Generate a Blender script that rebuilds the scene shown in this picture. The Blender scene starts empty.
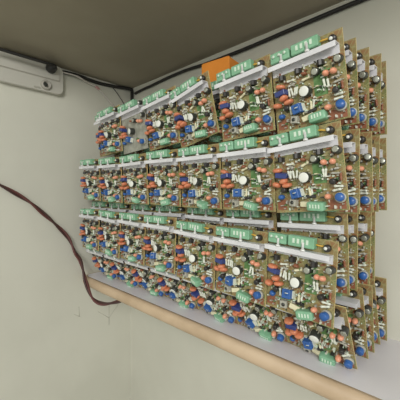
import bpy, bmesh, math, random
from mathutils import Vector, Matrix, Euler

random.seed(11)
R = math.radians
SC = bpy.context.scene
COL = SC.collection

# ------------------------------------------------------------------ camera, world, lights, exposure
# world axes: X runs along the rows of boards (right is +), Y goes into the stack, Z up.
SHELF_Z = 0.994
CAM_Z = 1.241
cam_data = bpy.data.cameras.new('camera')
cam_data.sensor_width = 36.0
cam_data.lens = 26.1
cam_data.shift_y = -9.0 / 400.0
cam_data.clip_start = 0.01
cam = bpy.data.objects.new('camera', cam_data)
COL.objects.link(cam)
cam.location = (0.1158, -0.3826, CAM_Z)
cam.rotation_euler = (R(90), 0, math.atan2(0.677, 0.736))
SC.camera = cam

world = bpy.data.worlds.new('room_light')
SC.world = world
world.use_nodes = True
bgn = world.node_tree.nodes['Background']
bgn.inputs['Color'].default_value = (0.95, 0.97, 0.92, 1)
bgn.inputs['Strength'].default_value = 0.8

SC.view_settings.view_transform = 'Standard'
SC.view_settings.look = 'None'
SC.view_settings.gamma = 1.0
SC.view_settings.use_curve_mapping = False
SC.view_settings.exposure = 0.0


def area(name, loc, target, size, power, color):
    d = bpy.data.lights.new(name, 'AREA')
    d.shape = 'RECTANGLE'
    d.size, d.size_y = size
    d.energy = power
    d.color = color
    o = bpy.data.objects.new(name, d)
    COL.objects.link(o)
    o.location = loc
    o.rotation_euler = (Vector(target) - Vector(loc)).to_track_quat('-Z', 'Y').to_euler()
    return o


area('room_lamp', (0.95, -1.35, 1.80), (-0.15, 0.0, 1.22), (0.5, 0.5), 17.5, (1.0, 0.975, 0.93))


# ------------------------------------------------------------------ materials
def lin(c):
    out = []
    for v in c:
        v /= 255.0
        out.append(v / 12.92 if v <= 0.04045 else ((v + 0.055) / 1.055) ** 2.4)
    return (*out, 1.0)


def mat(name, rgb, rough=0.5, metal=0.0, noise=0.0, scale=60.0, rgb2=None, coat=0.0, bump=0.0):
    m = bpy.data.materials.new(name)
    m.use_nodes = True
    nt = m.node_tree
    b = nt.nodes['Principled BSDF']
    b.inputs['Base Color'].default_value = lin(rgb)
    b.inputs['Roughness'].default_value = rough
    b.inputs['Metallic'].default_value = metal
    if coat:
        b.inputs['Coat Weight'].default_value = coat
        b.inputs['Coat Roughness'].default_value = 0.15
    if noise or rgb2:
        tc = nt.nodes.new('ShaderNodeTexCoord')
        nz = nt.nodes.new('ShaderNodeTexNoise')
        nz.inputs['Scale'].default_value = scale
        nz.inputs['Detail'].default_value = 5
        nt.links.new(tc.outputs['Object'], nz.inputs['Vector'])
        mx = nt.nodes.new('ShaderNodeMix')
        mx.data_type = 'RGBA'
        c2 = rgb2 or tuple(max(0, v - noise) for v in rgb)
        mx.inputs[6].default_value = lin(rgb)
        mx.inputs[7].default_value = lin(c2)
        rp = nt.nodes.new('ShaderNodeValToRGB')
        rp.color_ramp.elements[0].position = 0.38
        rp.color_ramp.elements[1].position = 0.62
        nt.links.new(nz.outputs['Fac'], rp.inputs['Fac'])
        nt.links.new(rp.outputs['Color'], mx.inputs[0])
        nt.links.new(mx.outputs[2], b.inputs['Base Color'])
        if bump:
            bp = nt.nodes.new('ShaderNodeBump')
            bp.inputs['Strength'].default_value = bump
            bp.inputs['Distance'].default_value = 0.002
            nt.links.new(nz.outputs['Fac'], bp.inputs['Height'])
            nt.links.new(bp.outputs['Normal'], b.inputs['Normal'])
    return m


M = {
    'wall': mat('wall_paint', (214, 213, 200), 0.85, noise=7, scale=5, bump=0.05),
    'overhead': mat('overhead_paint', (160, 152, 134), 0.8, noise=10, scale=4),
    'floor': mat('floor_cement', (150, 146, 136), 0.8, noise=14, scale=3),
    'laminate': mat('shelf_laminate', (238, 236, 242), 0.4, noise=8, scale=8),
    'wood': mat('edge_wood', (206, 182, 152), 0.55, noise=18, scale=14),
    'edge': mat('board_edge', (222, 200, 142), 0.55),
    'block': mat('green_plastic', (140, 190, 156), 0.4, noise=14, scale=90),
    'print': mat('pale_pin', (214, 232, 214), 0.4),
    'alu': mat('aluminium', (236, 236, 240), 0.42, 0.12, noise=14, scale=40),
    'steel': mat('bright_steel', (238, 238, 236), 0.3, 0.2),
    'black': mat('black_plastic', (50, 48, 46), 0.35),
    'dark': mat('dark_sleeve', (58, 60, 56), 0.3),
    'silver': mat('silver_top', (176, 178, 166), 0.25, 0.5),
    'white': mat('white_top', (236, 238, 230), 0.35),
    'orange': mat('orange_dip', (218, 138, 102), 0.28, noise=16, scale=120),
    'salmon': mat('salmon_dip', (232, 160, 128), 0.28),
    'blue': mat('blue_plastic', (52, 98, 166), 0.3),
    'navy': mat('navy_plastic', (56, 70, 128), 0.3),
    'resistor': mat('pale_resistor', (224, 228, 214), 0.35),
    'cream': mat('cream_block', (226, 220, 186), 0.45),
    'grey': mat('grey_plastic', (176, 174, 162), 0.45),
    'mask': mat('green_mask', (104, 142, 88), 0.4, noise=22, scale=160),
    'brown': mat('brown_dip', (146, 92, 66), 0.4),
    'yellow': mat('yellow_sleeve', (222, 176, 70), 0.4),
    'lead': mat('tinned_lead', (196, 196, 184), 0.3, 0.5),
    'socket': mat('white_casing', (196, 194, 184), 0.45),
    'casing_grey': mat('grey_casing', (172, 168, 158), 0.5),  # one even grey for the plate seams and the gland ring
    'cableblack': mat('black_cable', (38, 37, 36), 0.45),
    'maroon': mat('maroon_cable', (98, 54, 50), 0.45),
    'darkbrown': mat('brown_cable', (70, 44, 40), 0.45),
    'whitewire': mat('white_wire', (210, 204, 196), 0.5),
    'pink': mat('pink_tip', (196, 150, 146), 0.5),
    'carton': mat('orange_carton', (222, 138, 48), 0.6, noise=8, scale=30),
    'paleboard': mat('pale_board', (170, 170, 158), 0.45, noise=30, scale=60),
    'pencil': mat('pencil_mark', (186, 183, 171), 0.9),
}


def board_material():
    m = bpy.data.materials.new('circuit_board_laminate')
    m.use_nodes = True
    nt = m.node_tree
    b = nt.nodes['Principled BSDF']
    b.inputs['Roughness'].default_value = 0.4
    tc = nt.nodes.new('ShaderNodeTexCoord')
    n1 = nt.nodes.new('ShaderNodeTexNoise')
    n1.inputs['Scale'].default_value = 42
    n1.inputs['Detail'].default_value = 3
    nt.links.new(tc.outputs['Object'], n1.inputs['Vector'])
    r1 = nt.nodes.new('ShaderNodeValToRGB')
    e = r1.color_ramp.elements
    e[0].position, e[0].color = 0.36, lin((150, 108, 70))
    e[1].position, e[1].color = 0.66, lin((112, 130, 78))
    k = e.new(0.5)
    k.color = lin((146, 132, 88))
    nt.links.new(n1.outputs['Fac'], r1.inputs['Fac'])
    # copper tracks seen through the laminate
    vo = nt.nodes.new('ShaderNodeTexVoronoi')
    vo.feature = 'DISTANCE_TO_EDGE'
    vo.inputs['Scale'].default_value = 150
    nt.links.new(tc.outputs['Object'], vo.inputs['Vector'])
    r2 = nt.nodes.new('ShaderNodeValToRGB')
    r2.color_ramp.elements[0].position = 0.03
    r2.color_ramp.elements[1].position = 0.09
    nt.links.new(vo.outputs['Distance'], r2.inputs['Fac'])
    mx = nt.nodes.new('ShaderNodeMix')
    mx.data_type = 'RGBA'
    mx.inputs[6].default_value = lin((160, 152, 106))
    nt.links.new(r2.outputs['Color'], mx.inputs[0])
    nt.links.new(r1.outputs['Color'], mx.inputs[7])
    nt.links.new(mx.outputs[2], b.inputs['Base Color'])
    return m


M['board'] = board_material()


# ------------------------------------------------------------------ mesh helpers
class MB:
    """collects simple closed shapes (in metres) with a material slot per face"""

    def __init__(self):
        self.bm = bmesh.new()
        self.mats = []

    def slot(self, key):
        if key not in self.mats:
            self.mats.append(key)
        return self.mats.index(key)

    def _finish(self, new_faces, key, smooth=False):
        i = self.slot(key)
        for f in new_faces:
            f.material_index = i
            f.smooth = smooth

    def box(self, c, s, key, bevel=0.0, rot=None, seg=1):
        before = set(self.bm.faces)
        r = bmesh.ops.create_cube(self.bm, size=1.0)
        vs = r['verts']
        bmesh.ops.scale(self.bm, vec=s, verts=vs)
        if bevel:
            es = list({e for v in vs for e in v.link_edges})
            r2 = bmesh.ops.bevel(self.bm, geom=es, offset=bevel, segments=seg, affect='EDGES', profile=0.5)
        nf = [f for f in self.bm.faces if f not in before]
        vs = list({v for f in nf for v in f.verts})
        if rot:
            bmesh.ops.rotate(self.bm, cent=(0, 0, 0), matrix=Euler(rot).to_matrix(), verts=vs)
        bmesh.ops.translate(self.bm, vec=c, verts=vs)
        self._finish(nf, key)
        return self

    def lathe(self, c, profile, key, n=12, axis='-Y', smooth=True, rot=None):
        """profile: list of (radius, height along axis)"""
        rings = []
        for (r, h) in profile:
            if r < 1e-7:
                rings.append([self.bm.verts.new((0, 0, h))])
            else:
                rings.append([self.bm.verts.new((r * math.cos(2 * math.pi * k / n), r * math.sin(2 * math.pi * k / n), h)) for k in range(n)])
        nf = []
        for a, b in zip(rings, rings[1:]):
            for k in range(n):
                k2 = (k + 1) % n
                if len(a) == 1 and len(b) == 1:
                    continue
                if len(a) == 1:
                    nf.append(self.bm.faces.new((a[0], b[k], b[k2])))
                elif len(b) == 1:
                    nf.append(self.bm.faces.new((a[k], b[0], a[k2])))
                else:
                    nf.append(self.bm.faces.new((a[k], b[k], b[k2], a[k2])))
        if len(rings[0]) > 1:
            nf.append(self.bm.faces.new(rings[0]))
        if len(rings[-1]) > 1:
            nf.append(self.bm.faces.new(rings[-1]))
        vs = [v for ring in rings for v in ring]
        mt = {'-Y': Matrix.Rotation(R(90), 3, 'X'), 'Z': Matrix.Identity(3), 'X': Matrix.Rotation(R(90), 3, 'Y')}[axis]
        bmesh.ops.rotate(self.bm, cent=(0, 0, 0), matrix=mt, verts=vs)
        if rot:
            bmesh.ops.rotate(self.bm, cent=(0, 0, 0), matrix=Euler(rot).to_matrix(), verts=vs)
        bmesh.ops.translate(self.bm, vec=c, verts=vs)
        bmesh.ops.recalc_face_normals(self.bm, faces=nf)
        self._finish(nf, key, smooth)
        return self

    def ball(self, c, s, key, e=0.8, nu=12, nv=7):
        """super-ellipsoid: dipped capacitor body"""
        def p(v, k):
            return math.copysign(abs(v) ** k, v)
        rings = []
        for j in range(nv + 1):
            t = -math.pi / 2 + math.pi * j / nv
            if j in (0, nv):
                rings.append([self.bm.verts.new((c[0], c[1], c[2] + s[2] / 2 * p(math.sin(t), e)))])
            else:
                rings.append([self.bm.verts.new((c[0] + s[0] / 2 * p(math.cos(t), e) * p(math.cos(2 * math.pi * k / nu), e),
                                                 c[1] + s[1] / 2 * p(math.cos(t), e) * p(math.sin(2 * math.pi * k / nu), e),
                                                 c[2] + s[2] / 2 * p(math.sin(t), e))) for k in range(nu)])
        nf = []
        for a, b in zip(rings, rings[1:]):
            for k in range(nu):
                k2 = (k + 1) % nu
                if len(a) == 1:
                    nf.append(self.bm.faces.new((a[0], b[k2], b[k])))
                elif len(b) == 1:
                    nf.append(self.bm.faces.new((a[k], a[k2], b[0])))
                else:
                    nf.append(self.bm.faces.new((a[k], a[k2], b[k2], b[k])))
        self._finish(nf, key, True)
        return self

    def tube(self, pts, r, key, n=8, caps=True):
        rings = []
        up = Vector((0.13, 0.31, 0.94))
        P = [Vector(p) for p in pts]
        for i, p in enumerate(P):
            t = (P[min(i + 1, len(P) - 1)] - P[max(i - 1, 0)]).normalized()
            a = t.cross(up)
            if a.length < 1e-4:
                a = t.cross(Vector((1, 0, 0)))
            a.normalize()
            b = t.cross(a).normalized()
            rr = r[i] if isinstance(r, (list, tuple)) else r
            rings.append([self.bm.verts.new(p + a * rr * math.cos(2 * math.pi * k / n) + b * rr * math.sin(2 * math.pi * k / n)) for k in range(n)])
        nf = []
        for a, b in zip(rings, rings[1:]):
            for k in range(n):
                k2 = (k + 1) % n
                nf.append(self.bm.faces.new((a[k], a[k2], b[k2], b[k])))
        if caps:
            nf.append(self.bm.faces.new(rings[0][::-1]))
            nf.append(self.bm.faces.new(rings[-1]))
        bmesh.ops.recalc_face_normals(self.bm, faces=nf)
        self._finish(nf, key, True)
        return self

    def prism(self, outline, axis, a, b, key, smooth=False):
        """extrude a 2D outline between a and b along axis ('X','Y','Z')"""
        def v(p, h):
            return {'X': (h, p[0], p[1]), 'Y': (p[0], h, p[1]), 'Z': (p[0], p[1], h)}[axis]
        va = [self.bm.verts.new(v(p, a)) for p in outline]
        vb = [self.bm.verts.new(v(p, b)) for p in outline]
        n = len(outline)
        nf = [self.bm.faces.new(va), self.bm.faces.new(vb[::-1])]
        side = []
        for k in range(n):
            side.append(self.bm.faces.new((va[k], vb[k], vb[(k + 1) % n], va[(k + 1) % n])))
        bmesh.ops.recalc_face_normals(self.bm, faces=nf + side)
        self._finish(nf + side, key)
        if smooth:
            for f in side:
                f.smooth = True
        return self

    def mesh(self, name):
        me = bpy.data.meshes.new(name)
        self.bm.to_mesh(me)
        self.bm.free()
        for k in self.mats:
            me.materials.append(M[k])
        return me


def link(name, me, parent=None, loc=(0, 0, 0), rot=(0, 0, 0)):
    o = bpy.data.objects.new(name, me)
    COL.objects.link(o)
    o.location = loc
    o.rotation_euler = rot
    if parent:
        o.parent = parent
    return o


def tag(o, label, cat, group=None, kind=None):
    o['label'] = label
    o['category'] = cat
    if group:
        o['group'] = group
    if kind:
        o['kind'] = kind
    return o


def struct(name, mb):
    o = link(name, mb.mesh(name))
    o['kind'] = 'structure'
    return o


# ------------------------------------------------------------------ setting
WX = -0.735          # left wall face
WY = 0.19            # back wall face
struct('wall_left', MB().box((WX - 0.05, -0.9, 1.3), (0.1, 2.4, 2.6), 'wall'))
struct('wall_back', MB().box((0.65, WY + 0.05, 1.3), (2.77, 0.1, 2.6), 'wall'))
struct('floor', MB().box((0.6, -0.9, -0.05), (2.87, 2.4, 0.1), 'floor'))

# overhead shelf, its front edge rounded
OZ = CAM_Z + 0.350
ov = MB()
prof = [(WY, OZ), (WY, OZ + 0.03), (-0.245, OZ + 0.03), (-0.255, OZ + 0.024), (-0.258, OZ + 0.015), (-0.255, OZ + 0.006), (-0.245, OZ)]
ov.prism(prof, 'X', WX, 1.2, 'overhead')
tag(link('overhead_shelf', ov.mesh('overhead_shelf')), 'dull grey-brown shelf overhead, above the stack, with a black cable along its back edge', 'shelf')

# work shelf: white laminate with a rounded wooden front edge and a rounded free end
SX0, SX1, SY0, SY1, ST = -0.711, 0.42, 0.004, WY, 0.026
_o = [(SX1, SY0 + 0.012)] + [(SX0 + 0.022 + 0.022 * math.cos(R(-90 - 90 * k / 8)), SY0 + 0.034 + 0.022 * math.sin(R(-90 - 90 * k / 8))) for k in range(9)] + [(SX0, SY1), (SX1, SY1)]
shelf = link('wall_shelf', MB().prism(_o, 'Z', SHELF_Z - ST, SHELF_Z, 'laminate').mesh('wall_shelf'))
tag(shelf, 'white laminate shelf with rounded wooden front edge carrying the circuit boards', 'shelf')
# half-round wooden lipping swept along the front, round the corner and back along the free end
RC = 0.022
plan = [((SX1, SY0 + 0.012), (0, -1))]
for k in range(9):
    a = R(-90 - 90 * k / 8)
    plan.append(((SX0 + RC + (RC) * math.cos(a), SY0 + 0.012 + RC + RC * math.sin(a)), (math.cos(a), math.sin(a))))
plan.append(((SX0, SY1), (-1, 0)))
half = [(0.0, -ST / 2)] + [(0.013 * abs(math.cos(R(-90 + 180 * k / 10))) ** 0.75, ST / 2 * math.sin(R(-90 + 180 * k / 10))) for k in range(1, 10)] + [(0.0, ST / 2)]
mb = MB()
rings = [[mb.bm.verts.new((px + nx * o_, py + ny * o_, SHELF_Z - ST / 2 + h_)) for (o_, h_) in half] for ((px, py), (nx, ny)) in plan]
fs = []
for r0, r1 in zip(rings, rings[1:]):
    for k in range(len(half)):
        k2 = (k + 1) % len(half)
        fs.append(mb.bm.faces.new((r0[k], r0[k2], r1[k2], r1[k])))
fs += [mb.bm.faces.new(rings[0]), mb.bm.faces.new(rings[-1])]
bmesh.ops.recalc_face_normals(mb.bm, faces=fs)
mb._finish(fs, 'wood', True)
link('edge_strip', mb.mesh('edge_strip'), shelf)

# ------------------------------------------------------------------ circuit board prototype
BW, BH, BT = 0.0985, 0.110, 0.0016
mm = 0.001


def P(s, h):
    """fraction across, fraction down -> board coordinates (front face is y=0, base z=0)"""
    return (BW * (s - 0.5), BH * (1 - h))


board_mb = MB()
board_mb.box((0, BT / 2, BH / 2), (BW, BT, BH), 'board')
i_edge = board_mb.slot('edge')
for f in board_mb.bm.faces:
    if abs(f.normal.y) < 0.5:
        f.material_index = i_edge
x0, z0 = P(0.68, 0.51)
board_mb.box((x0, -0.0001, z0), (0.017, 0.0003, 0.036), 'mask')
x0, z0 = P(0.1, 0.9)
board_mb.box((x0, -0.0001, z0), (0.014, 0.0003, 0.014), 'brown')
x0, z0 = P(0.86, 0.93)
board_mb.box((x0, -0.0001, z0), (0.022, 0.0003, 0.012), 'brown')
BOARD_ME = board_mb.mesh('circuit_board')

PALE_ME = BOARD_ME.copy()
PALE_ME.materials[0] = M['paleboard']
PALE_ME.materials[1] = M['grey']
PALE_ME.materials[2] = M['paleboard']
PALE_ME.materials[3] = M['paleboard']

SH = {}
SH['block_a'] = MB().box((0, -0.0048, 0), (0.0235, 0.0096, 0.0108), 'block', 0.0008).box((0, -0.0062, 0.003), (0.022, 0.008, 0.006), 'block', 0.0005).mesh('terminal_block')
SH['block_b'] = MB().box((0, -0.0045, 0), (0.030, 0.009, 0.0118), 'block', 0.0008).mesh('terminal_block')
pin = MB()
for k in range(4):
    pin.box(((k - 1.5) * 0.0052, -0.0092, 0.0005), (0.0026, 0.0008, 0.0052), 'print')
SH['pins'] = pin.mesh('pin_row')
pin = MB()
for k in range(3):
    pin.lathe(((k - 1) * 0.007, -0.0102, 0.002), [(0.0018, 0), (0.0018, 0.0008)], 'print', 8)
SH['screws_a'] = pin.mesh('clamp_screws')
# folded aluminium channel, open below
prof = [(0.0, 0.008), (-0.0138, 0.008), (-0.0138, 0.0014), (-0.0126, 0.0014), (-0.0126, 0.0068), (-0.0012, 0.0068), (-0.0012, -0.004), (0.0, -0.004)]
SH['heat_sink'] = MB().prism(prof, 'X', -0.0478, 0.0445, 'alu').mesh('heat_sink')
SH['post'] = MB().lathe((0, 0, 0), [(0.0024, 0), (0.0024, 0.0018), (0.0013, 0.0019), (0.0013, 0.0085), (0.0006, 0.009)], 'steel', 8, 'Z').mesh('mounting_screw')
SH['transistor'] = MB().prism([(-0.0045, 0), (0.0045, 0), (0.0045, -0.004), (0.003, -0.0075), (0, -0.009), (-0.003, -0.0075), (-0.0045, -0.004)], 'Z', -0.0035, 0.0035, 'black').mesh('transistor')
SH['tall_can'] = MB().lathe((0, 0, 0), [(0.0045, 0), (0.0047, 0.0008), (0.0044, 0.0016), (0.0047, 0.0022), (0.0047, 0.0082), (0.0040, 0.009)], 'dark', 14).mesh('electrolytic_capacitor')
SH['tall_top'] = MB().lathe((0, -0.0089, 0), [(0.0039, 0), (0.0039, 0.0004), (0.0030, 0.0007)], 'silver', 14).mesh('can_top')
SH['big_can'] = MB().lathe((0, 0, 0), [(0.0062, 0), (0.0066, 0.0008), (0.0061, 0.0016), (0.0066, 0.0024), (0.0066, 0.0088), (0.0060, 0.0098)], 'dark', 18).mesh('electrolytic_capacitor')
SH['big_top'] = MB().lathe((0, -0.0097, 0), [(0.0060, 0), (0.0060, 0.0004), (0.0048, 0.0009)], 'white', 18).mesh('can_top')
SH['small_can'] = MB().lathe((0, 0, 0), [(0.0032, 0), (0.0032, 0.008), (0.0028, 0.0088), (0.0014, 0.009)], 'black', 12).mesh('small_capacitor')


def res(key, L=0.0085, r=0.00135):
    return MB().lathe((0, -0.0026, -L / 2), [(r * .6, 0), (r, L * .08), (r, L * .25), (r * .85, L * .3), (r * .85, L * .7), (r, L * .75), (r, L * .92), (r * .6, L)], key, 8, 'Z').lathe(
        (0, -0.0026, -L / 2 - 0.002), [(0.0004, 0), (0.0004, L + 0.004)], 'lead', 5, 'Z').mesh('resistor')


SH['res'] = res('resistor')
SH['res_c'] = res('cream', 0.0095, 0.0016)
SH['res_g'] = res('grey', 0.008, 0.0014)
SH['res_b'] = res('brown', 0.008, 0.0014)
SH['cap_o'] = MB().ball((0, -0.0065, 0), (0.0095, 0.011, 0.0062), 'orange').mesh('dipped_capacitor')
SH['cap_o_wide'] = MB().ball((0, -0.0062, 0), (0.0115, 0.0112, 0.0056), 'orange').mesh('dipped_capacitor')
SH['cap_s'] = MB().ball((0, -0.0055, 0), (0.0072, 0.010, 0.0066), 'salmon', 0.95).mesh('dipped_capacitor')
SH['cap_br'] = MB().ball((0, -0.0045, 0), (0.008, 0.008, 0.0045), 'brown').mesh('dipped_capacitor')
SH['box_blue'] = MB().box((0, -0.0055, 0), (0.0125, 0.011, 0.0058), 'navy', 0.0007).mesh('film_capacitor')
SH['trimmer'] = MB().box((0, -0.0052, 0), (0.0098, 0.0104, 0.0098), 'blue', 0.0006).box((-0.0057, -0.003, 0), (0.0012, 0.005, 0.008), 'resistor').box((0.0057, -0.003, 0.0), (0.0012, 0.005, 0.008), 'resistor').mesh('trimmer')
SH['dial'] = MB().lathe((0.0012, -0.0103, 0.001), [(0.0026, 0), (0.0026, 0.0006)], 'blue', 12).box((0.0012, -0.0110, 0.001), (0.0038, 0.0003, 0.0007), 'resistor').mesh('trimmer_dial')
SH['round_trimmer'] = MB().lathe((0, 0, 0), [(0.0049, 0), (0.0049, 0.0095), (0.0043, 0.0103)], 'blue', 14).mesh('round_trimmer')
SH['ring'] = MB().lathe((0, 0, 0), [(0.0062, 0), (0.0062, 0.0032), (0.0056, 0.0036)], 'grey', 14).mesh('collar')
SH['relay'] = MB().box((0, -0.0036, 0), (0.0085, 0.0072, 0.0085), 'grey', 0.0006).mesh('coil_can')
SH['relay_core'] = MB().lathe((0, -0.0071, 0), [(0.0022, 0), (0.0022, 0.0007)], 'dark', 10).mesh('coil_core')
SH['cream_block'] = MB().box((0, -0.0032, 0), (0.0122, 0.0064, 0.0058), 'cream', 0.0005).mesh('cement_resistor')
SH['bar_black'] = MB().box((0, -0.0024, 0), (0.0125, 0.0048, 0.0034), 'black', 0.0003).mesh('bar_chip')
SH['green_box'] = MB().ball((0, -0.0045, 0), (0.0165, 0.0095, 0.0088), 'block', 0.28, 16, 9).mesh('green_capacitor')
p_ = MB()
for k in range(4):
    p_.box(((k - 1.5) * 0.0028, -0.00935, 0.0004), (0.0013, 0.0005, 0.0036), 'print')
SH['green_print'] = p_.mesh('printed_value')
SH['green_flat'] = MB().ball((0, -0.002, 0), (0.010, 0.005, 0.0042), 'mask').mesh('dipped_capacitor')
SH['trim_wheel'] = MB().lathe((0, 0, 0), [(0.0048, 0), (0.0048, 0.005), (0.0042, 0.006)], 'black', 12).mesh('preset_wheel')
SH['trim_cap'] = MB().lathe((-0.001, -0.006, 0.0), [(0.0022, 0), (0.0022, 0.002)], 'white', 10).mesh('wheel_hub')
SH['jumper'] = MB().tube([(-0.006, 0, -0.001), (-0.0045, -0.003, 0), (0, -0.004, 0.001), (0.0045, -0.003, 0.0018), (0.006, 0, 0.002)], 0.0011, 'yellow', 6).mesh('jumper_wire')
SH['blue_small'] = MB().ball((0, -0.0035, 0), (0.0062, 0.007, 0.005), 'blue').mesh('disc_capacitor')

# tiny soldered bits nobody could count
rnd = random.Random(5)
bits = MB()
for k in range(240):
    s, h = rnd.uniform(0.04, 0.96), rnd.uniform(0.26, 0.97)
    x, z = P(s, h)
    key = rnd.choice(['lead', 'resistor', 'resistor', 'resistor', 'print', 'print', 'dark', 'grey', 'brown', 'cream', 'mask'])
    ht = rnd.uniform(0.0012, 0.0065)
    if rnd.random() < 0.5:
        sz = (rnd.uniform(.001, .0045), ht, rnd.uniform(.0008, .0018))
    else:
        sz = (rnd.uniform(.0008, .0018), ht, rnd.uniform(.001, .0045))
    bits.box((x, -ht / 2, z), sz, key)
SH['bits'] = bits.mesh('small_component')

# name, shape, s, h, in-plane turn (deg), label, sub-parts (name, shape), seen_when_behind
V = 0
H = 90
LAY = [
    ('terminal_block', 'block_a', 0.165, 0.07, 0, None, [('clamp_screws', 'screws_a')], 1),
    ('terminal_block', 'block_b', 0.52, 0.062, 0, None, [('pin_row', 'pins')], 1),
    ('preset_wheel', 'trim_wheel', 0.88, 0.09, 0, None, [('wheel_hub', 'trim_cap')], 1),
    ('jumper_wire', 'jumper', 0.74, 0.075, 12, None, [], 1),
    ('heat_sink', 'heat_sink', 0.5, 0.235, 0, None, [], 1),
    ('mounting_screw', 'post', 0.20, 0.16, 0, None, [], 1),
    ('mounting_screw', 'post', 0.57, 0.16, 0, None, [], 1),
    ('transistor', 'transistor', 0.12, 0.30, 0, None, [], 0),
    ('transistor', 'transistor', 0.36, 0.285, 0, None, [], 0),
    ('transistor', 'transistor', 0.67, 0.285, 0, None, [], 1),
    ('electrolytic_capacitor', 'tall_can', 0.60, 0.37, 0, None, [('can_top', 'tall_top')], 1),
    ('electrolytic_capacitor', 'tall_can', 0.90, 0.31, 0, None, [('can_top', 'tall_top')], 1),
    ('resistor', 'res', 0.21, 0.50, 0, None, [], 0),
    ('resistor', 'res', 0.25, 0.505, 0, None, [], 0),
    ('resistor', 'res', 0.29, 0.51, 0, None, [], 0),
    ('resistor', 'res', 0.33, 0.515, 0, None, [], 0),
    ('resistor', 'res', 0.24, 0.37, 80, None, [], 0),
    ('resistor', 'res_g', 0.25, 0.42, 86, None, [], 0),
    ('resistor', 'res_c', 0.46, 0.40, 70, None, [], 1),
    ('dipped_capacitor', 'cap_br', 0.44, 0.35, 10, 'brown dipped capacitor', [], 0),
    ('dipped_capacitor', 'cap_o_wide', 0.09, 0.415, 8, None, [], 0),
    ('film_capacitor', 'box_blue', 0.12, 0.49, 3, None, [], 0),
    ('dipped_capacitor', 'cap_o', 0.14, 0.565, -12, None, [], 0),
    ('dipped_capacitor', 'cap_o', 0.055, 0.63, 8, None, [], 0),
    ('dipped_capacitor', 'cap_o_wide', 0.20, 0.625, -10, None, [], 0),
    ('small_capacitor', 'small_can', 0.15, 0.70, 0, None, [], 0),
    ('electrolytic_capacitor', 'big_can', 0.46, 0.56, 0, None, [('can_top', 'big_top')], 1),
    ('dipped_capacitor', 'cap_s', 0.74, 0.425, 0, 'salmon dipped capacitor', [], 1),
    ('dipped_capacitor', 'cap_s', 0.83, 0.425, 0, 'salmon dipped capacitor', [], 1),
    ('resistor', 'res', 0.70, 0.53, 0, None, [], 1),
    ('resistor', 'res', 0.735, 0.535, 0, None, [], 1),
    ('resistor', 'res_g', 0.83, 0.50, 88, None, [], 1),
    ('resistor', 'res_g', 0.85, 0.55, 92, None, [], 1),
    ('trimmer', 'trimmer', 0.34, 0.735, 2, None, [('trimmer_dial', 'dial')], 0),
    ('resistor', 'res', 0.21, 0.73, 0, None, [], 0),
    ('resistor', 'res', 0.25, 0.735, 0, None, [], 0),
    ('disc_capacitor', 'blue_small', 0.09, 0.77, 20, None, [], 0),
    ('resistor', 'res_c', 0.49, 0.73, 5, None, [], 1),
    ('resistor', 'res', 0.53, 0.72, 0, None, [], 1),
    ('dipped_capacitor', 'green_flat', 0.61, 0.74, 4, 'flat green capacitor', [], 1),
    ('small_capacitor', 'small_can', 0.82, 0.64, 0, None, [], 1),
    ('resistor', 'res', 0.86, 0.70, 84, None, [], 1),
    ('resistor', 'res', 0.85, 0.745, 88, None, [], 1),
    ('resistor', 'res_b', 0.91, 0.60, 0, None, [], 1),
    ('coil_can', 'relay', 0.27, 0.88, 4, None, [('coil_core', 'relay_core')], 0),
    ('bar_chip', 'bar_black', 0.50, 0.81, -4, None, [], 0),
    ('cement_resistor', 'cream_block', 0.435, 0.885, 0, None, [], 0),
    ('green_capacitor', 'green_box', 0.585, 0.915, 0, None, [('printed_value', 'green_print')], 1),
    ('dipped_capacitor', 'cap_s', 0.735, 0.825, 0, 'salmon dipped capacitor', [], 1),
    ('round_trimmer', 'round_trimmer', 0.87, 0.845, 0, None, [('collar', 'ring')], 1),
]

GROW = {'cap_o': 1.22, 'cap_o_wide': 1.2, 'cap_s': 1.12, 'box_blue': 1.25, 'trimmer': 1.25, 'round_trimmer': 1.08, 'big_can': 1.12, 'tall_can': 1.08, 'green_box': 1.35,
        'block_a': 1.2, 'block_b': 1.22, 'transistor': 0.95, 'small_can': 1.2, 'relay': 1.15, 'res': 1.3, 'res_c': 1.25, 'res_g': 1.2, 'res_b': 1.2, 'cream_block': 1.15, 'blue_small': 1.4, 'post': 1.3}
ORD = ['right-end', 'second', 'third', 'fourth', 'fifth', 'sixth', 'seventh']
ROW = ['top row', 'second row', 'third row', 'bottom row']
LAYER = ['front', 'second', 'third', 'fourth', 'fifth']
jit = random.Random(3)


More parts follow.
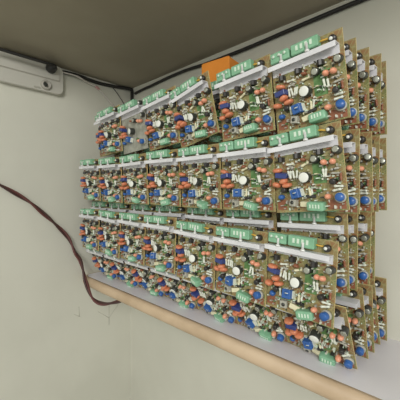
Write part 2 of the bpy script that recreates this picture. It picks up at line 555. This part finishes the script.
def make_board(tier, col, layer, loc, lean, roll, yaw):
    b = link('circuit_board', BOARD_ME, None, loc)
    b.rotation_euler = (Matrix.Rotation(R(yaw), 3, 'Z') @ Matrix.Rotation(R(lean), 3, 'X') @ Matrix.Rotation(R(-roll), 3, 'Y')).to_euler()
    place = 'at the right end' if col == 0 else ('at the far left end' if col == 6 else ORD[col] + ' from the right end')
    if (tier, col, layer) == (0, 4, 0):
        label = 'pale grey circuit board at the front of the top row, fifth from the right end'
        b.data = PALE_ME
    elif layer == 0:
        label = 'circuit board at the front of the %s, %s' % (ROW[tier], place)
    else:
        label = 'circuit board %s layer back in the %s, %s' % (LAYER[layer], ROW[tier], place)
    tag(b, label, 'circuit board', 'circuit boards of the ' + ROW[tier])
    for (nm, sh, s, h, turn, lb, subs, keep) in LAY:
        if layer > 0 and not keep:
            continue
        pale = (tier, col, layer) == (0, 4, 0)
        if pale and nm in ('green_capacitor', 'cement_resistor', 'bar_chip', 'jumper_wire', 'coil_can', 'small_capacitor', 'resistor', 'transistor'):
            continue
        if h > 0.25:
            s, h = s + 0.045, h + (0.025 if h < 0.8 else 0.01)
        elif nm in ('terminal_block', 'mounting_screw', 'jumper_wire'):
            s += 0.03
        x, z = P(s, h)
        free = nm not in ('heat_sink', 'terminal_block', 'mounting_screw', 'transistor')
        j = 1.0 if free else 0.0
        y = -0.0125 if nm == 'mounting_screw' else (0.0)
        if nm == 'mounting_screw':
            y = -0.0132
            z = BH * (1 - 0.235) + 0.008
        o = link(nm, SH[sh], b, (x + j * jit.uniform(-.0007, .0007), y, z + j * jit.uniform(-.0007, .0007)),
                 (j * R(jit.uniform(-13, 13)), R(turn + j * jit.uniform(-13, 13)), j * R(jit.uniform(-13, 13))))
        k = GROW.get(sh, 1.0)
        if k != 1.0:
            o.scale = (k, k, k)
        if lb:
            o['label'] = lb
        for (sn, ss) in subs:
            link(sn, SH[ss], o)
    if (tier, col, layer) != (0, 4, 0):
        st = link('small_component', SH['bits'], b)
        st['kind'] = 'stuff'
    return b


PITCH = 0.099
DEPTH = [0.0, 0.034, 0.068, 0.102, 0.136]
# front layer: per row and column (dx, dz, roll); roll > 0 lifts the right side
FRONT = {
    0: [(.002, 0, 4), (.001, 0, 3), (-.002, .001, 11), (0, .003, 4), (0, .004, 3), (0, .008, 2), (.052, .010, 1)],
    1: [(.000, 0, 5), (0, -.001, 0.5), (0, -.001, 0), (0, 0, -1), (0, 0, 0.5), (-.002, .001, -1), (-.006, .004, -2)],
    2: [(-.003, -.0055, -2.5), (0, -.004, -1), (0, -.002, -2), (0, .005, 0), (0, .005, -1), (0, .005, -2), (.0, .007, 1)],
    3: [(0, 0, 0), (0, 0, 1), (0, 0, -1), (0, 0, 0), (0, 0, 1), (0, 0, 0), (.0, 0, 0)],
}
BASE = [CAM_Z + 0.084, CAM_Z - 0.0295, CAM_Z - 0.1667, SHELF_Z]
SHIFT = [.011, .012, -.004, .005]
LEAN = [3, 2, -2, 26]
for tier in range(4):
    for layer in range(5):
        for col in range(7):
            if layer == 0:
                dx, dz, roll = FRONT[tier][col]
            else:
                seen = (layer == 1 and (tier < 3 or col < 2)) or col == 0 or (tier == 0 and col in (1, 2) and layer < 3)
                if tier == 0 and layer == 1 and col == 6:
                    seen = False
                if not seen:
                    continue
                dx, dz, roll = jit.uniform(-.002, .003), 0.0, jit.uniform(-2, 2)
                if col == 0:
                    dx += 0.004 * layer
                if tier == 2:
                    dz = 0.0265
                if tier == 0:
                    dz = jit.uniform(.001, .004)
            d = DEPTH[layer]
            lean = LEAN[tier]
            if tier == 0 and layer == 0 and col == 6:
                d = 0.018
            if tier == 3:
                dz = 0.0009
                if layer == 0:
                    d = 0.0590
                else:
                    d = 0.068 + 0.027 * layer
                    lean = 12
            # the lower corner of a rolled board stays at the row's base
            lift = abs(math.sin(R(roll))) * BW / 2
            loc = (-(col + .5) * PITCH + dx + SHIFT[tier], d, BASE[tier] + dz + lift * (0.5 if tier < 3 else 1))
            make_board(tier, col, layer, loc, lean, roll, -2.6 if tier < 3 else -1.2)

# ------------------------------------------------------------------ things around the stack
# orange carton on top of the boards
def spline(pts, n=8):
    Pt = [Vector(p) for p in pts]
    out = []
    for i in range(len(Pt) - 1):
        p0, p1, p2, p3 = Pt[max(i - 1, 0)], Pt[i], Pt[i + 1], Pt[min(i + 2, len(Pt) - 1)]
        for k in range(n):
            t = k / n
            out.append(0.5 * ((2 * p1) + (-p0 + p2) * t + (2 * p0 - 5 * p1 + 4 * p2 - p3) * t * t + (-p0 + 3 * p1 - 3 * p2 + p3) * t ** 3))
    out.append(Pt[-1])
    return out


carton = MB().box((0, 0, 0.0235), (0.064, 0.05, 0.047), 'carton', 0.0008)
c = link('orange_carton', carton.mesh('orange_carton'), None, (-0.245, 0.074, CAM_Z + 0.2055), (0, 0, R(6)))
tag(c, 'small plain orange carton lying on top of the board stack', 'carton')
fl = MB().box((0, 0, 0.0475), (0.06, 0.024, 0.0008), 'carton')
link('carton_flap', fl.mesh('carton_flap'), c, (0, -0.012, 0))

# black cable along the wall and overhead shelf joint, dropping behind the stack
cz = CAM_Z
pts = [(WX + .006, -.0448, cz + .338), (WX + .006, .004, cz + .341), (WX + .006, .04, cz + .338), (WX + .006, .08, cz + .337), (WX + .006, .13, cz + .341), (WX + .012, .176, cz + .345),
       (WX + .016, .184, cz + .340), (WX + .018, .183, cz + .322), (WX + .019, .183, cz + .28), (WX + .02, .183, cz + .20)]
o = link('power_cable', MB().tube(spline(pts, 6), 0.0052, 'cableblack', 8).mesh('power_cable'))
tag(o, 'thick black cable running along the left wall and dropping behind the boards', 'cable')
pts = [(-.700, .184, cz + .326), (-.66, .184, cz + .329), (-.60, .184, cz + .331), (-.526, .184, cz + .335), (-.45, .184, cz + .335), (-.38, .184, cz + .331), (-.25, .184, cz + .33), (-.05, .184, cz + .335), (.25, .184, cz + .335)]
o = link('power_cable', MB().tube(spline(pts, 6), 0.0042, 'cableblack', 8).mesh('power_cable'))
tag(o, 'thinner black cable along the back wall just under the overhead shelf', 'cable')

pts = [(WX + .014, -.043, cz + .334), (WX + .016, -.003, cz + .334), (WX + .010, .03, cz + .327), (WX + .004, .066, cz + .322), (WX + .003, .080, cz + .313), (WX + .003, .11, cz + .288), (WX + .003, .15, cz + .255)]
o = link('thin_wire', MB().tube(spline(pts, 6), 0.0022, 'whitewire', 6).mesh('thin_wire'))
tag(o, 'thin white wire with a pinkish joint slanting down the left wall', 'wire')
link('wire_joint', MB().tube([(WX + .005, .058, cz + .3235), (WX + .004, .066, cz + .322), (WX + .0035, .073, cz + .3185)], [.0028, .0044, .0030], 'pink', 8).mesh('wire_joint'), o)
pts = [(WX + .002, .112, cz + .342), (WX + .002, .125, cz + .333), (WX + .002, .143, cz + .316), (WX + .002, .165, cz + .29)]
o = link('thin_wire', MB().tube(spline(pts, 5), 0.0011, 'cableblack', 6).mesh('thin_wire'))
tag(o, 'hair-thin dark wire hanging from the thick black cable', 'wire')

# white wall socket box with a black plug pushed into it, under the overhead shelf
def rounded(y0, y1, z0, z1, r, n=5):
    out = []
    for (cy, cz_, a0) in ((y1 - r, z0 + r, -90), (y1 - r, z1 - r, 0), (y0 + r, z1 - r, 90), (y0 + r, z0 + r, 180)):
        for k in range(n + 1):
            a = R(a0 + 90 * k / n)
            out.append((cy + r * math.cos(a), cz_ + r * math.sin(a)))
    return out


box = link('socket_box', MB().prism(rounded(-.205, -.045, .268, .3435, .014), 'X', 0, .020, 'socket', True).mesh('socket_box'), None, (WX, 0, cz))
tag(box, 'white plastic socket box high on the left wall', 'socket box')
link('face_plate', MB().prism(rounded(-.202, -.056, .3035, .3415, .002), 'X', .020, .0235, 'socket').mesh('face_plate'), box)
link('bottom_seam', MB().prism(rounded(-.202, -.054, .3012, .3035, .0005), 'X', .020, .0208, 'casing_grey').mesh('bottom_seam'), box)
link('side_seam', MB().prism(rounded(-.056, -.054, .3035, .3415, .0005), 'X', .020, .0208, 'casing_grey').mesh('side_seam'), box)
link('cable_gland', MB().lathe((.020, -.090, .284), [(.0135, 0), (.0135, .004), (.0115, .0075), (.0085, .0085), (.0085, .004)], 'casing_grey', 20, 'X').mesh('cable_gland'), box)
link('gland_hole', MB().lathe((.020, -.094, .283), [(.0055, 0), (.0055, .0092), (.004, .0095)], 'dark', 14, 'X').mesh('gland_hole'), box)
link('clip', MB().box((.021, -.112, .273), (.003, .016, .004), 'grey', .001).mesh('clip'), box)
pl = MB().lathe((0, 0, 0), [(.0105, 0), (.0125, .004), (.0125, .014), (.009, .021), (.006, .026)], 'cableblack', 18, 'X')
plug = link('power_plug', pl.mesh('power_plug'), None, (WX + .0235, -.080, cz + .3295))
tag(plug, 'round black plug pushed into the white socket box', 'plug')
link('plug_rim', MB().lathe((0, 0, 0), [(.0132, .003), (.0136, .005), (.0132, .007)], 'dark', 18, 'X').mesh('plug_rim'), plug)
link('plug_cable', MB().tube(spline([(.024, 0, 0), (.034, -.006, -.001), (.036, -.03, -.002), (.03, -.09, 0), (.026, -.2, .002)], 5), .004, 'cableblack', 8).mesh('plug_cable'), plug)

# twisted two-core flex hanging in front of the shelf end and running under it
path = spline([(WX + .010, -.52, cz + .125), (WX + .010, -.33, cz + .075), (WX + .010, -.22, cz + .030), (WX + .011, -.137, cz - .021), (WX + .011, -.092, cz - .062), (WX + .013, -.052, cz - .104), (-.716, -.028, cz - .137),
               (-.705, -.016, cz - .174), (-.682, -.012, cz - .194), (-.664, -.012, cz - .218), (-.646, -.012, cz - .250), (-.618, -.008, cz - .285), (-.590, .006, cz - .297), (-.560, .030, cz - .291), (-.540, .052, cz - .281), (-.50, .10, cz - .2805)], 10)
root = None
for s in (0, 1):
    pts = []
    ln = 0
    for i, p in enumerate(path):
        if i:
            ln += (path[i] - path[i - 1]).length
        t = (path[min(i + 1, len(path) - 1)] - path[max(i - 1, 0)]).normalized()
        a = t.cross(Vector((1, 0, 0.05))).normalized()
        b = t.cross(a).normalized()
        ph = ln / 0.16 * 2 * math.pi + s * math.pi + 0.6
        pts.append(p + (a * math.cos(ph) + b * math.sin(ph)) * 0.0027)
    me = MB().tube(pts, 0.0029, 'maroon' if s == 0 else 'darkbrown', 8).mesh('twisted_cable')
    if s == 0:
        root = link('twisted_cable', me)
        tag(root, 'dark maroon and brown twisted flex hanging before the shelf end', 'cable')
    else:
        link('brown_core', me, root)['label'] = 'dark brown core of the flex'


def wall_mark(segs, label):
    m = MB()
    for (y0, z0, y1, z1) in segs:
        m.tube([(WX, y0, cz + z0), (WX, y1, cz + z1)], 0.0008, 'pencil', 5)
    tag(link('pencil_mark', m.mesh('pencil_mark')), label, 'mark')


wall_mark([(.009, -.345, .011, -.375), (.011, -.375, -.006, -.362)], 'short faint pencil tick on the wall below the shelf end')
wall_mark([(.108, -.362, .108, -.433), (.108, -.41, .07, -.378), (.108, -.41, .141, -.376)], 'larger faint pencil arrow on the wall under the shelf')
